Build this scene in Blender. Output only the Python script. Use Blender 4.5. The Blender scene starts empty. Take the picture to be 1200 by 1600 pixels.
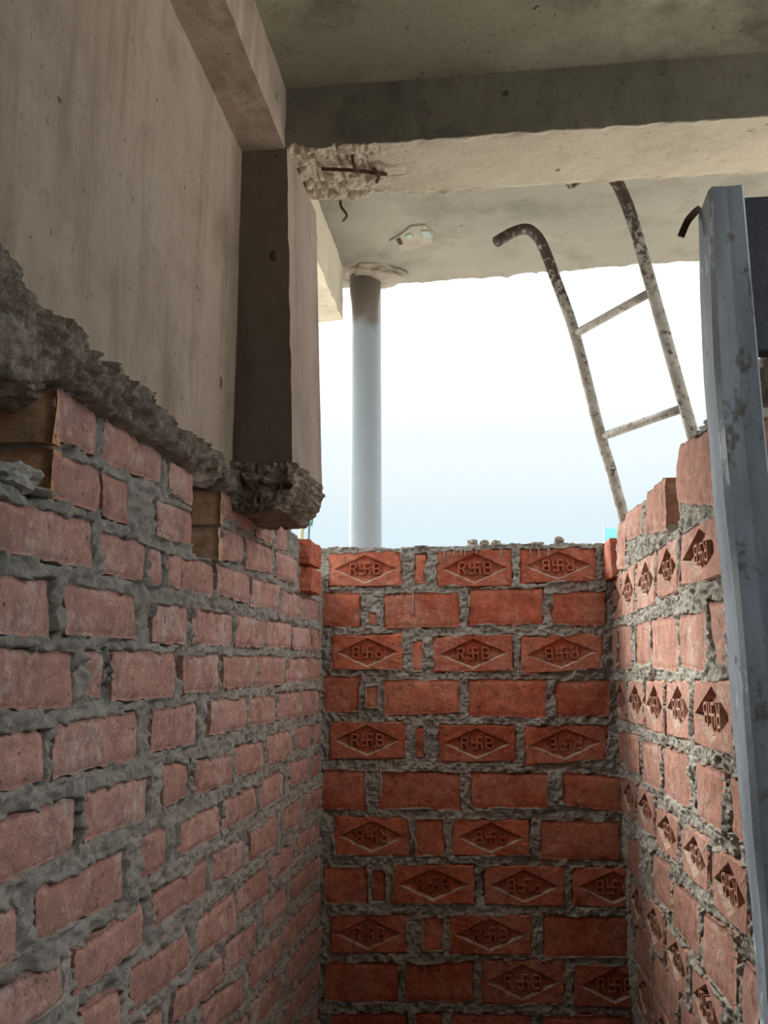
import bpy, bmesh, math, random
import numpy as np
from mathutils import Vector, Matrix

random.seed(7)
C = bpy.context.scene.collection
H0 = 1.5                                   # camera height above the floor (m)
R = math.radians

# ------------------------------------------------------------------ camera, world, sun, exposure
cam_d = bpy.data.cameras.new('camera'); cam = bpy.data.objects.new('camera', cam_d); C.objects.link(cam)
bpy.context.scene.camera = cam
cam_d.sensor_fit = 'VERTICAL'; cam_d.sensor_height = 36.0; cam_d.lens = 36.0*1370/1600
cam_d.clip_start = .02; cam_d.clip_end = 500
cam.location = (0, 0, H0)
cam.rotation_euler = (R(90+9.9364), 0, R(6.7655))

vs = bpy.context.scene.view_settings
vs.view_transform = 'Standard'; vs.look = 'None'; vs.exposure = 0.32; vs.gamma = 1.0; vs.use_curve_mapping = False

SKY_ZENITH = 4.2
W = bpy.data.worlds.new('hazy_sky'); bpy.context.scene.world = W; W.use_nodes = True
nt = W.node_tree; nt.nodes.clear()
n_out = nt.nodes.new('ShaderNodeOutputWorld'); n_bg = nt.nodes.new('ShaderNodeBackground')
n_tc = nt.nodes.new('ShaderNodeTexCoord'); n_sx = nt.nodes.new('ShaderNodeSeparateXYZ'); n_r = nt.nodes.new('ShaderNodeValToRGB')
nt.links.new(n_tc.outputs['Generated'], n_sx.inputs[0]); nt.links.new(n_sx.outputs['Z'], n_r.inputs[0])
nt.links.new(n_r.outputs[0], n_bg.inputs[0]); nt.links.new(n_bg.outputs[0], n_out.inputs[0])
cr = n_r.color_ramp; cr.interpolation = 'EASE'
cr.elements[0].position = 0.0; cr.elements[0].color = (.50, .60, .67, 1)
cr.elements[1].position = 1.0; cr.elements[1].color = (SKY_ZENITH*.97, SKY_ZENITH*.99, SKY_ZENITH, 1)
for p, c in ((.13, (.60, .715, .775, 1)), (.25, (.74, .80, .83, 1)), (.37, (1.3, 1.33, 1.36, 1)), (.60, (2.6, 2.65, 2.7, 1))):
    e = cr.elements.new(p); e.color = c
n_bg.inputs[1].default_value = 1.0

sun_d = bpy.data.lights.new('sun', 'SUN'); sun = bpy.data.objects.new('sun', sun_d); C.objects.link(sun)
sun_d.energy = 9.0; sun_d.angle = R(38); sun_d.color = (1, .98, .95)
SUN_AZ, SUN_EL = -50, 36                   # azimuth from the shaft's depth axis (negative = left), elevation
sun.rotation_euler = Vector((math.sin(R(SUN_AZ))*math.cos(R(SUN_EL)), math.cos(R(SUN_AZ))*math.cos(R(SUN_EL)), math.sin(R(SUN_EL)))).to_track_quat('Z', 'Y').to_euler()

# ------------------------------------------------------------------ numpy noise
def _hash(ix, iy, seed):
    n = (ix.astype(np.int64)*374761393 + iy.astype(np.int64)*668265263 + seed*974711) & 0x7fffffff
    n = ((n ^ (n >> 13))*1274126177) & 0x7fffffff
    return ((n ^ (n >> 16)) & 0xffff)/32767.5 - 1.0
def vnoise(x, y, seed=0):
    x = np.asarray(x, float); y = np.asarray(y, float)
    ix = np.floor(x); iy = np.floor(y); fx = x-ix; fy = y-iy
    fx = fx*fx*(3-2*fx); fy = fy*fy*(3-2*fy)
    a = _hash(ix, iy, seed); b = _hash(ix+1, iy, seed); c = _hash(ix, iy+1, seed); d = _hash(ix+1, iy+1, seed)
    return (a*(1-fx)+b*fx)*(1-fy) + (c*(1-fx)+d*fx)*fy
def fbm(x, y, seed=0, octv=3):
    s = 0; a = 1.0; t = 0
    for o in range(octv):
        s = s + a*vnoise(x*2**o+17.3*o, y*2**o-9.1*o, seed+o*31); t += a; a *= .5
    return s/t
def ridged(x, y, seed=0, octv=3):
    s = 0; a = 1.0; t = 0
    for o in range(octv):
        s = s + a*(1-2*np.abs(vnoise(x*2**o+3.7*o, y*2**o+5.1*o, seed+o*17))); t += a; a *= .55
    return s/t
def sstep(a, b, x):
    t = np.clip((x-a)/(b-a), 0, 1); return t*t*(3-2*t)

# ------------------------------------------------------------------ mesh + object helpers
def mesh_np(name, co, faces, smooth=None):
    """faces: list of arrays (n,3) or (n,4)"""
    me = bpy.data.meshes.new(name)
    co = np.asarray(co, dtype=np.float32)
    me.vertices.add(len(co)); me.vertices.foreach_set('co', co.ravel())
    faces = [np.asarray(f, dtype=np.int32) for f in faces if len(f)]
    nl = sum(f.size for f in faces); nf = sum(len(f) for f in faces)
    me.loops.add(nl); me.polygons.add(nf)
    me.loops.foreach_set('vertex_index', np.concatenate([f.ravel() for f in faces]))
    st = []; tot = []; k = 0
    for f in faces:
        st.append(k+np.arange(len(f))*f.shape[1]); tot.append(np.full(len(f), f.shape[1])); k += f.size
    me.polygons.foreach_set('loop_start', np.concatenate(st).astype(np.int32))
    me.polygons.foreach_set('loop_total', np.concatenate(tot).astype(np.int32))
    fl = np.zeros(nf, bool)
    if smooth is not None:
        k = 0
        for f, sm in zip(faces, smooth): fl[k:k+len(f)] = sm; k += len(f)
    me.polygons.foreach_set('use_smooth', fl)
    me.update(calc_edges=True); me.validate()
    return me
def link(name, me, m, parent=None, loc=None, smooth=False):
    o = bpy.data.objects.new(name, me); C.objects.link(o)
    if m and not me.materials: me.materials.append(m)
    if smooth: me.polygons.foreach_set('use_smooth', np.ones(len(me.polygons), dtype=bool))
    if parent: o.parent = parent
    if loc is not None: o.location = loc
    return o
def bm_obj(name, bm, m, parent=None, loc=None, smooth=False):
    bmesh.ops.recalc_face_normals(bm, faces=bm.faces[:])
    me = bpy.data.meshes.new(name); bm.to_mesh(me); bm.free()
    return link(name, me, m, parent, loc, smooth)
def tag(o, label=None, cat=None, group=None, kind=None):
    if label: o['label'] = label
    if cat: o['category'] = cat
    if group: o['group'] = group
    if kind: o['kind'] = kind
    return o
def empty(name, loc):
    o = bpy.data.objects.new(name, None); C.objects.link(o); o.location = loc; o.empty_display_size = .1
    return o
def tube(bm, pts, r, seg=12, cap=True, rough=0, seed=0):
    """a swept tube through pts (list of Vector); r may be a list"""
    rr = random.Random(seed); pts = [Vector(p) for p in pts]; n = len(pts)
    rs = r if isinstance(r, (list, tuple)) else [r]*n
    rings = []; up = None
    for i, p in enumerate(pts):
        t = (pts[min(i+1, n-1)]-pts[max(i-1, 0)]).normalized()
        if up is None:
            up = Vector((0, 0, 1)) if abs(t.z) < .9 else Vector((1, 0, 0))
        a = t.cross(up).normalized(); b = a.cross(t).normalized(); up = b
        rings.append([bm.verts.new(p + (a*math.cos(2*math.pi*k/seg)+b*math.sin(2*math.pi*k/seg))*rs[i]*(1+rough*rr.uniform(-1, 1))) for k in range(seg)])
    for i in range(n-1):
        for k in range(seg):
            bm.faces.new((rings[i][k], rings[i][(k+1) % seg], rings[i+1][(k+1) % seg], rings[i+1][k]))
    if cap:
        bm.faces.new(rings[0]); bm.faces.new(rings[-1])
def curve_pts(pts, n):
    """Catmull-Rom through pts"""
    P = [Vector(p) for p in pts]; P = [P[0]*2-P[1]]+P+[P[-1]*2-P[-2]]; out = []
    for i in range(1, len(P)-2):
        for k in range(n):
            t = k/n; a, b, c, d = P[i-1:i+3]
            out.append(.5*((2*b)+(c-a)*t+(2*a-5*b+4*c-d)*t*t+(3*b-a-3*c+d)*t**3))
    out.append(P[-2]); return out
def box(bm, x0, x1, y0, y1, z0, z1):
    v = [bm.verts.new(p) for p in ((x0,y0,z0),(x1,y0,z0),(x1,y1,z0),(x0,y1,z0),(x0,y0,z1),(x1,y0,z1),(x1,y1,z1),(x0,y1,z1))]
    for f in ((0,3,2,1),(4,5,6,7),(0,1,5,4),(1,2,6,5),(2,3,7,6),(3,0,4,7)): bm.faces.new([v[i] for i in f])
def lump(bm, c, r, seed=0, sx=1, sy=1, sz=1, sub=3, amp=.28, freq=2.2):
    from mathutils import noise as mn
    t = bmesh.new(); bmesh.ops.create_icosphere(t, subdivisions=sub, radius=1.0)
    off = Vector((seed*3.17, seed*1.71, seed*.77)); m = {}
    for v in t.verts:
        p = v.co.copy(); d = 1+amp*mn.fractal(p*freq*.6+off, 1, 2, 3)+amp*.5*mn.noise(p*freq*2+off)
        m[v.index] = bm.verts.new(Vector(c)+Vector((p.x*sx, p.y*sy, p.z*sz))*d*r)
    for f in t.faces: bm.faces.new([m[v.index] for v in f.verts])
    t.free()

# heightfield slab: front surface from H over a (u,v) grid; cells outside `mask` are left out; closed to depth -thick
def heightfield(name, us, vs_, H, place, mask=None, thick=.1, back=True):
    nu, nv = len(us), len(vs_)
    U, V = np.meshgrid(us, vs_, indexing='ij')
    front = place(U, V, H).reshape(-1, 3); rear = place(U, V, np.full_like(H, -thick)).reshape(-1, 3)
    idx = np.arange(nu*nv).reshape(nu, nv)
    cm = np.ones((nu-1, nv-1), bool) if mask is None else mask
    q = np.stack([idx[:-1, :-1], idx[1:, :-1], idx[1:, 1:], idx[:-1, 1:]], -1)[cm]
    N = nu*nv; faces = [q]
    if back: faces.append(q[:, ::-1]+N)
    pad = np.zeros((nu+1, nv+1), bool); pad[1:-1, 1:-1] = cm
    sides = []
    a = pad[1:-1, 1:-1] & ~pad[:-2, 1:-1]; i, j = np.nonzero(a); sides.append((idx[i, j], idx[i, j+1]))
    a = pad[1:-1, 1:-1] & ~pad[2:, 1:-1];  i, j = np.nonzero(a); sides.append((idx[i+1, j+1], idx[i+1, j]))
    a = pad[1:-1, 1:-1] & ~pad[1:-1, :-2]; i, j = np.nonzero(a); sides.append((idx[i+1, j], idx[i, j]))
    a = pad[1:-1, 1:-1] & ~pad[1:-1, 2:];  i, j = np.nonzero(a); sides.append((idx[i, j+1], idx[i+1, j+1]))
    s0 = np.concatenate([s[0] for s in sides]); s1 = np.concatenate([s[1] for s in sides])
    faces.append(np.stack([s0, s1, s1+N, s0+N], -1))
    co = np.concatenate([front, rear]); used = np.zeros(2*N, bool)
    for f in faces: used[f.ravel()] = True
    remap = np.cumsum(used)-1
    return mesh_np(name, co[used], [remap[f] for f in faces], [True]+[False]*(len(faces)-1))

# ------------------------------------------------------------------ materials
def mat(name, rough=.9):
    m = bpy.data.materials.new(name); m.use_nodes = True; t = m.node_tree
    b = t.nodes['Principled BSDF']; b.inputs['Roughness'].default_value = rough
    b.inputs['Specular IOR Level'].default_value = .25
    return m, t, b
def lin(c):
    return tuple((x/255/12.92 if x/255 <= .04045 else ((x/255+.055)/1.055)**2.4) for x in c)+(1,)
class G:
    """tiny node-graph helper"""
    def __init__(s, t, coord='Object'):
        s.t = t; s.tc = t.nodes.new('ShaderNodeTexCoord'); s.co = s.tc.outputs[coord]
    def n(s, typ, **k):
        x = s.t.nodes.new(typ)
        for a, v in k.items(): setattr(x, a, v)
        return x
    def geo(s):
        s.co = s.n('ShaderNodeNewGeometry').outputs['Position']; return s
    def noise(s, scale, detail=5, rough=.6, stretch=None, off=None, dist=0):
        x = s.n('ShaderNodeTexNoise'); x.inputs['Scale'].default_value = scale; x.inputs['Detail'].default_value = detail
        x.inputs['Roughness'].default_value = rough; x.inputs['Distortion'].default_value = dist
        co = s.co
        if stretch or off:
            mp = s.n('ShaderNodeMapping'); s.t.links.new(co, mp.inputs[0])
            if stretch: mp.inputs['Scale'].default_value = stretch
            if off: mp.inputs['Location'].default_value = off
            co = mp.outputs[0]
        s.t.links.new(co, x.inputs['Vector']); return x.outputs['Fac']
    def voro(s, scale, feature='F1', stretch=None):
        x = s.n('ShaderNodeTexVoronoi', feature=feature); x.inputs['Scale'].default_value = scale
        co = s.co
        if stretch:
            mp = s.n('ShaderNodeMapping'); s.t.links.new(co, mp.inputs[0]); mp.inputs['Scale'].default_value = stretch; co = mp.outputs[0]
        s.t.links.new(co, x.inputs['Vector']); return x.outputs['Distance']
    def ramp(s, fac, stops):
        x = s.n('ShaderNodeValToRGB'); e = x.color_ramp.elements
        while len(e) < len(stops): e.new(.5)
        for el, (p, c) in zip(e, stops):
            el.position = p; el.color = c if len(c) == 4 else (*c, 1)
        s.t.links.new(fac, x.inputs[0]); return x.outputs[0]
    def band(s, fac, a, b):
        x = s.n('ShaderNodeMapRange', clamp=True); x.inputs[1].default_value = a; x.inputs[2].default_value = b
        s.t.links.new(fac, x.inputs[0]); return x.outputs[0]
    def mix(s, fac, a, b, mode='MIX'):
        x = s.n('ShaderNodeMix', data_type='RGBA', blend_type=mode)
        for sock, v in ((x.inputs[0], fac), (x.inputs[6], a), (x.inputs[7], b)):
            if isinstance(v, (int, float)): sock.default_value = v
            elif isinstance(v, tuple): sock.default_value = v
            else: s.t.links.new(v, sock)
        return x.outputs[2]
    def math(s, op, a, b=0.0):
        x = s.n('ShaderNodeMath', operation=op)
        for sock, v in ((x.inputs[0], a), (x.inputs[1], b)):
            if isinstance(v, (int, float)): sock.default_value = v
            else: s.t.links.new(v, sock)
        return x.outputs[0]
    def rnd(s): return s.n('ShaderNodeObjectInfo').outputs['Random']
    def bump(s, h, dist, b, strength=1.0, prev=None):
        x = s.n('ShaderNodeBump'); x.inputs['Strength'].default_value = strength; x.inputs['Distance'].default_value = dist
        s.t.links.new(h, x.inputs['Height'])
        if prev: s.t.links.new(prev, x.inputs['Normal'])
        if b: s.t.links.new(x.outputs[0], b.inputs['Normal'])
        return x.outputs[0]
    def out(s, c, b): s.t.links.new(c, b.inputs['Base Color'])

def brick_mat(name, lo, hi, dust_or_lit, dust_amt, dust_all=0.0):
    m, t, b = mat(name, .92); g = G(t).geo()
    base = g.ramp(g.rnd(), [(0, lin(lo)), (1, lin(hi))])
    base = g.mix(g.band(g.noise(26, 6, .7), .35, .75), base, lin(tuple(int(x*.72) for x in lo)))
    base = g.mix(g.math('MULTIPLY', g.band(g.noise(90, 4, .7), .52, .72), .45), base, lin(tuple(min(255, int(x*1.25)) for x in hi)))
    big = g.band(g.noise(7.5, 5, .65), .42, .68); fine = g.band(g.noise(45, 5, .75), .3, .7)
    d = g.math('MAXIMUM', g.math('MULTIPLY', g.math('MULTIPLY', big, fine), dust_amt), dust_all)
    base = g.mix(d, base, lin(dust_or_lit))
    pits = g.band(g.noise(95, 4, .65), .62, .68)
    base = g.mix(g.math('MULTIPLY', pits, .75), base, lin(tuple(int(x*.4) for x in lo)))
    g.out(base, b)
    n1 = g.bump(g.noise(48, 9, .73), .009, None, .7)
    g.bump(g.noise(210, 5, .7), .0028, b, .6, n1)
    return m
M = {}
M['brick_back'] = brick_mat('red_brick', (188, 98, 72), (220, 124, 94), (222, 178, 156), .7)
M['brick_left'] = brick_mat('dusty_brick', (188, 132, 116), (214, 160, 144), (226, 216, 210), 1.0, .14)
M['brick_right'] = brick_mat('pale_brick', (178, 118, 96), (196, 140, 118), (214, 196, 180), .9, .16)
M['brick_end'] = brick_mat('orange_brick', (240, 178, 128), (246, 196, 150), (244, 226, 204), .7)

M['dust_or_lit'] = brick_mat('lit_facet_brick', (196, 168, 146), (214, 186, 164), (228, 212, 196), .7)  # paler brick tone; light on the upward facets put into the colour
def mortar_mat(name, c1, c2):
    m, t, b = mat(name, .95); g = G(t).geo()
    base = g.mix(g.band(g.noise(14, 6, .65), .3, .7), lin(c1), lin(c2))
    base = g.mix(g.math('MULTIPLY', g.band(g.noise(160, 3, .7), .55, .75), .5), base, lin(tuple(int(x*.55) for x in c1)))
    base = g.mix(g.math('MULTIPLY', g.band(g.noise(60, 4, .7), .58, .75), .5), base, lin(tuple(min(255, int(x*1.22)) for x in c2)))
    g.out(base, b)
    n1 = g.bump(g.noise(80, 9, .78), .011, None, .75)
    g.bump(g.noise(260, 4, .7), .0035, b, .7, n1)
    return m
M['mortar'] = mortar_mat('cement_mortar', (162, 158, 148), (204, 200, 190))
M['mortar_right'] = mortar_mat('pale_cement_mortar', (168, 164, 150), (206, 200, 186))

def concrete(name, base_c, light, dark, blot=3.0, streak=None, speck=.5, dark_amt=.8, light_amt=.6):
    m, t, b = mat(name, .93); g = G(t).geo()
    c = g.mix(g.math('MULTIPLY', g.band(g.noise(blot, 6, .62), .45, .72), light_amt), lin(base_c), lin(light))
    c = g.mix(g.math('MULTIPLY', g.band(g.noise(blot*1.9, 6, .66, off=(5, 3, 1)), .5, .72), dark_amt), c, lin(dark))
    if streak:
        s = g.noise(1.0, 7, .66, stretch=streak)
        c = g.mix(g.math('MULTIPLY', g.band(s, .48, .66), .75), c, lin(dark))
        s2 = g.noise(1.0, 6, .6, stretch=streak, off=(7, 2, 4))
        c = g.mix(g.math('MULTIPLY', g.band(s2, .5, .72), .4), c, lin(light))
    c = g.mix(g.math('MULTIPLY', g.band(g.noise(75, 4, .7), .6, .72), speck), c, lin(tuple(int(x*.55) for x in dark)))
    pit = g.band(g.noise(22, 3, .55), .71, .74)
    c = g.mix(g.math('MULTIPLY', pit, .7), c, lin(tuple(int(x*.4) for x in dark)))
    g.out(c, b)
    n1 = g.bump(g.noise(18, 8, .65), .006, None, .7)
    g.bump(g.noise(180, 5, .65), .0016, b, .8, n1)
    return m
M['plaster'] = concrete('tan_cement_plaster', (172, 156, 140), (188, 174, 160), (132, 114, 98), 3.2, (9, 9, 1.2), .55, .6, .5)
M['ceiling'] = concrete('stained_slab_concrete', (146, 142, 124), (190, 186, 168), (92, 90, 76), 2.9, None, .6, .9, .9)
M['beam'] = concrete('grey_beam_concrete', (112, 108, 96), (134, 130, 116), (82, 80, 70), 4.0, None, .6)  # shade on the beam front put into the colour, darker than the soffit
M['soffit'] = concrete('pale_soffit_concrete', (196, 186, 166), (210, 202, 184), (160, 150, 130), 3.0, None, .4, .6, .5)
M['slab'] = concrete('weathered_slab_soffit', (132, 128, 116), (150, 147, 134), (104, 98, 84), 3.0, None, .4, .7, .5)
M['column'] = concrete('column_plaster', (158, 142, 128), (176, 162, 148), (124, 108, 96), 4.0, (14, 14, 2), .4, .5, .5)
M['column_front'] = concrete('shaded_front_concrete', (112, 98, 88), (124, 110, 98), (88, 74, 66), 3.0, (8, 8, 2), .3, .4, .4)  # shade on the column front put into a darker concrete colour
M['ground'] = concrete('terrace_concrete', (172, 168, 160), (192, 188, 180), (140, 136, 128), .6, None, .3)
def rubble_mat():
    m, t, b = mat('broken_concrete', .96); g = G(t).geo()
    c = g.ramp(g.noise(34, 6, .75), [(.25, lin((110, 94, 80))), (.47, lin((176, 160, 144))), (.68, lin((228, 218, 204)))])
    c = g.mix(g.math('MULTIPLY', g.band(g.noise(8, 4, .6), .45, .7), .5), c, lin((112, 102, 82)))
    g.out(c, b)
    n1 = g.bump(g.noise(60, 8, .8), .012, None, 1.0); g.bump(g.noise(220, 4, .7), .004, b, .9, n1)
    return m
M['rubble'] = rubble_mat()
def steel_mat():
    m, t, b = mat('weathered_steel', .55); g = G(t).geo()
    c = g.mix(g.band(g.noise(5, 6, .65, stretch=(3, 3, .6)), .4, .68), lin((104, 112, 120)), lin((134, 144, 152)))
    c = g.mix(g.math('MULTIPLY', g.band(g.noise(9, 6, .7, stretch=(1, 1, .5), off=(3, 1, 2)), .49, .53), .85), c, lin((76, 73, 66)))
    c = g.mix(g.math('MULTIPLY', g.band(g.noise(24, 5, .7), .6, .68), .7), c, lin((92, 70, 58)))
    g.out(c, b); g.bump(g.noise(60, 5, .6), .002, b, .5); return m
M['steel'] = steel_mat()
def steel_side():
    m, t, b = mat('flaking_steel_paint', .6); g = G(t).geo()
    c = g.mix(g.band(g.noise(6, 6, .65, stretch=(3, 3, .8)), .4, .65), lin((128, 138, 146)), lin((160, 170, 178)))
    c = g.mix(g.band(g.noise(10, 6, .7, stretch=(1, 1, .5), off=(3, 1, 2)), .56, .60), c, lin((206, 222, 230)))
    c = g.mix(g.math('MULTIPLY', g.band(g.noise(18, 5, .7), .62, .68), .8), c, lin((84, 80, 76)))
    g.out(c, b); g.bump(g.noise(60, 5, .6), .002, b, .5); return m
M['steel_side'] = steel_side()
def paint_mat(name, a, b2, rust, lo, hi, rough=.6):
    m, t, b = mat(name, rough); g = G(t).geo()
    c = g.mix(g.band(g.noise(20, 5, .6), .35, .65), lin(a), lin(b2))
    c = g.mix(g.band(g.noise(42, 6, .75), lo, hi), c, lin(rust))
    g.out(c, b); g.bump(g.noise(120, 5, .7), .0025, b, .7); return m
M['ladder'] = paint_mat('worn_grey_paint', (138, 130, 118), (166, 160, 148), (96, 80, 68), .50, .66)
def ladder_mat():
    m, t, b = mat('worn_ladder_paint', .6); g = G(t).geo()
    sx = g.n('ShaderNodeSeparateXYZ'); t.links.new(g.co, sx.inputs[0])
    c = g.mix(g.band(g.noise(20, 5, .6), .35, .65), lin((132, 126, 116)), lin((164, 160, 150)))
    hi = g.band(sx.outputs['Z'], H0+1.12, H0+1.36)
    n = g.math('ADD', g.noise(48, 6, .75), g.math('MULTIPLY', hi, .17))
    c = g.mix(g.band(n, .53, .63), c, lin((66, 52, 44)))
    g.out(c, b); g.bump(g.noise(120, 5, .7), .0025, b, .7); return m
M['ladder'] = ladder_mat()
M['rusty'] = paint_mat('rusted_iron', (92, 66, 52), (66, 46, 38), (140, 118, 104), .58, .68, .8)
M['dark_steel'] = paint_mat('dark_painted_steel', (34, 38, 46), (44, 48, 56), (60, 46, 40), .6, .7, .5)
def pvc_mat():
    m, t, b = mat('grey_plastic_pipe', .42); g = G(t).geo()
    sx = g.n('ShaderNodeSeparateXYZ'); t.links.new(g.co, sx.inputs[0])
    c = g.mix(g.noise(9, 5, .6), lin((136, 148, 156)), lin((152, 162, 168)))
    c = g.mix(g.math('MULTIPLY', g.band(g.noise(26, 5, .7), .6, .7), .5), c, lin((180, 178, 168)))
    z = g.math('ADD', sx.outputs['Z'], g.math('MULTIPLY', g.noise(14, 5, .7), .34))       # cement splashed round the top
    c = g.mix(g.math('MULTIPLY', g.band(z, H0+1.40, H0+1.50), .8), c, lin((112, 96, 82)))
    g.out(c, b); g.bump(g.noise(40, 5, .6), .0015, b, .5); return m
M['pvc'] = pvc_mat()
M['white_mortar'] = mortar_mat('whitish_mortar', (206, 204, 196), (232, 230, 224))
M['collar'] = mortar_mat('cement_collar', (150, 142, 128), (176, 168, 152))
def plain(name, c, rough=.6):
    m, t, b = mat(name, rough); g = G(t).geo()
    g.out(g.mix(g.noise(12, 4, .6), lin(c), lin(tuple(int(x*.85) for x in c))), b); return m
M['turquoise'] = plain('turquoise_paint', (120, 226, 220)); M['pale'] = plain('pale_render', (224, 230, 230), .8)
M['bounce_dark'] = plain('bounce_absorber', (58, 48, 40), .95); M['rail'] = plain('grey_rail_paint', (170, 184, 192)); M['wire_green'] = plain('green_cable_sheath', (92, 140, 130), .5)
M['wire_cream'] = plain('cream_conduit', (196, 196, 160), .5)
M['tile'] = plain('green_grey_tile', (140, 156, 146), .5); M['holedark'] = plain('dark_socket', (62, 54, 48), .9)

# ------------------------------------------------------------------ bricks measured on the three walls (mm: corners tl, tr, br, bl)
LEFT = '''
p 928 318 1033 326 1041 263 936 257
p 1061 319 1261 326 1267 273 1068 261
p 1295 317 1401 322 1408 264 1301 269
p 1569 326 1782 338 1788 272 1574 277
p 1820 325 1974 340 1980 279 1825 274
p 2007 336 2107 338 2113 278 2012 274
p 930 242 1052 248 1059 194 937 190
p 1059 245 1147 251 1154 192 1066 190
p 1249 246 1409 255 1415 197 1256 190
p 1584 256 1701 260 1707 203 1591 194
p 1735 259 1957 265 1962 208 1741 196
p 2000 266 2224 272 2229 206 2005 204
p 825 167 1043 179 1050 118 832 115
p 1068 169 1210 174 1217 119 1075 116
p 1222 173 1281 176 1288 117 1230 114
p 1293 171 1364 176 1371 121 1299 122
p 1371 173 1533 182 1540 121 1377 122
p 1541 181 1767 184 1772 126 1547 128
p 1782 179 2026 188 2031 129 1788 121
p 2052 184 2295 183 2299 122 2058 120
p 2311 179 2528 186 2531 129 2316 125
p 767 87 947 96 956 31 775 30
p 978 95 1189 97 1196 36 986 36
p 1252 94 1405 95 1412 33 1259 34
p 1433 95 1668 99 1675 37 1440 36
p 1682 98 1907 100 1913 40 1688 36
p 1924 101 2170 103 2175 43 1930 41
p 2185 97 2403 103 2407 42 2190 40
p 2438 106 2553 105 2557 41 2443 39
p 820 17 1013 15 1022 -50 828 -44
p 1045 18 1084 18 1091 -42 1053 -41
p 1113 17 1341 22 1350 -50 1121 -46
p 1389 14 1581 20 1588 -45 1396 -44
p 1605 18 1849 22 1855 -44 1612 -42
p 1876 20 2113 20 2119 -46 1882 -46
p 2142 15 2382 21 2387 -43 2146 -40
p 2400 21 2558 22 2562 -40 2404 -41
p 789 -65 950 -71 958 -127 797 -126
p 972 -66 1206 -63 1214 -127 980 -128
p 1261 -63 1461 -62 1469 -129 1269 -126
p 1534 -60 1772 -63 1778 -125 1540 -122
p 1801 -65 2023 -68 2029 -129 1807 -124
p 2042 -65 2298 -66 2303 -133 2047 -126
p 2314 -65 2554 -69 2559 -137 2319 -131
p 801 -150 1034 -156 1042 -215 810 -219
p 1062 -153 1267 -156 1275 -219 1070 -211
p 1323 -150 1430 -151 1436 -211 1330 -212
p 1465 -158 1678 -166 1684 -220 1472 -213
p 1712 -154 1926 -160 1932 -224 1718 -212
p 1959 -151 2170 -155 2175 -221 1965 -215
p 2243 -154 2457 -159 2462 -223 2247 -211
p 2475 -159 2580 -163 2584 -225 2480 -221
p 803 -236 916 -245 923 -298 813 -303
p 957 -238 1191 -244 1199 -306 965 -299
p 1248 -236 1350 -240 1357 -301 1256 -295
p 1395 -242 1606 -247 1612 -302 1401 -297
p 1641 -245 1880 -250 1885 -304 1647 -299
p 1906 -246 2123 -245 2128 -312 1912 -305
p 2176 -234 2402 -243 2406 -302 2182 -295
p 2428 -242 2586 -252 2590 -306 2432 -300
p 824 -314 1025 -329 1031 -376 833 -377
p 1057 -331 1267 -328 1274 -389 1064 -385
p 1311 -329 1549 -327 1555 -386 1316 -378
p 1577 -328 1780 -337 1786 -394 1583 -380
p 1832 -334 2053 -332 2060 -406 1838 -392
p 2097 -330 2326 -335 2332 -404 2102 -391
p 2367 -333 2592 -346 2596 -403 2371 -387
p 1080 -405 1199 -420 1205 -473 1087 -464
p 1233 -408 1463 -417 1470 -478 1241 -469
p 1498 -417 1726 -422 1734 -496 1504 -475
p 1744 -423 1984 -427 1990 -493 1749 -473
p 2002 -426 2250 -427 2254 -485 2007 -480
p 2279 -423 2598 -437 2602 -485 2284 -479
p 1215 -481 1362 -501 1369 -561 1222 -542
p 1402 -494 1650 -512 1655 -564 1407 -543
p 1669 -505 1901 -519 1906 -574 1675 -563
p 1942 -508 2186 -513 2192 -586 1947 -563
p 2214 -512 2595 -533 2598 -582 2218 -571
p 1551 -563 1801 -595 1807 -652 1557 -619
p 1847 -583 2108 -605 2114 -669 1853 -645
p 2140 -603 2601 -627 2605 -683 2145 -663
p 1602 -652 1842 -676 1848 -737 1609 -715
p 1875 -671 2141 -694 2147 -758 1881 -728
p 2174 -691 2608 -723 2611 -780 2179 -752
p 2182 -783 2614 -818 2618 -878 2187 -840
p 2190 -876 2620 -912 2624 -971 2194 -932
'''
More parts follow.
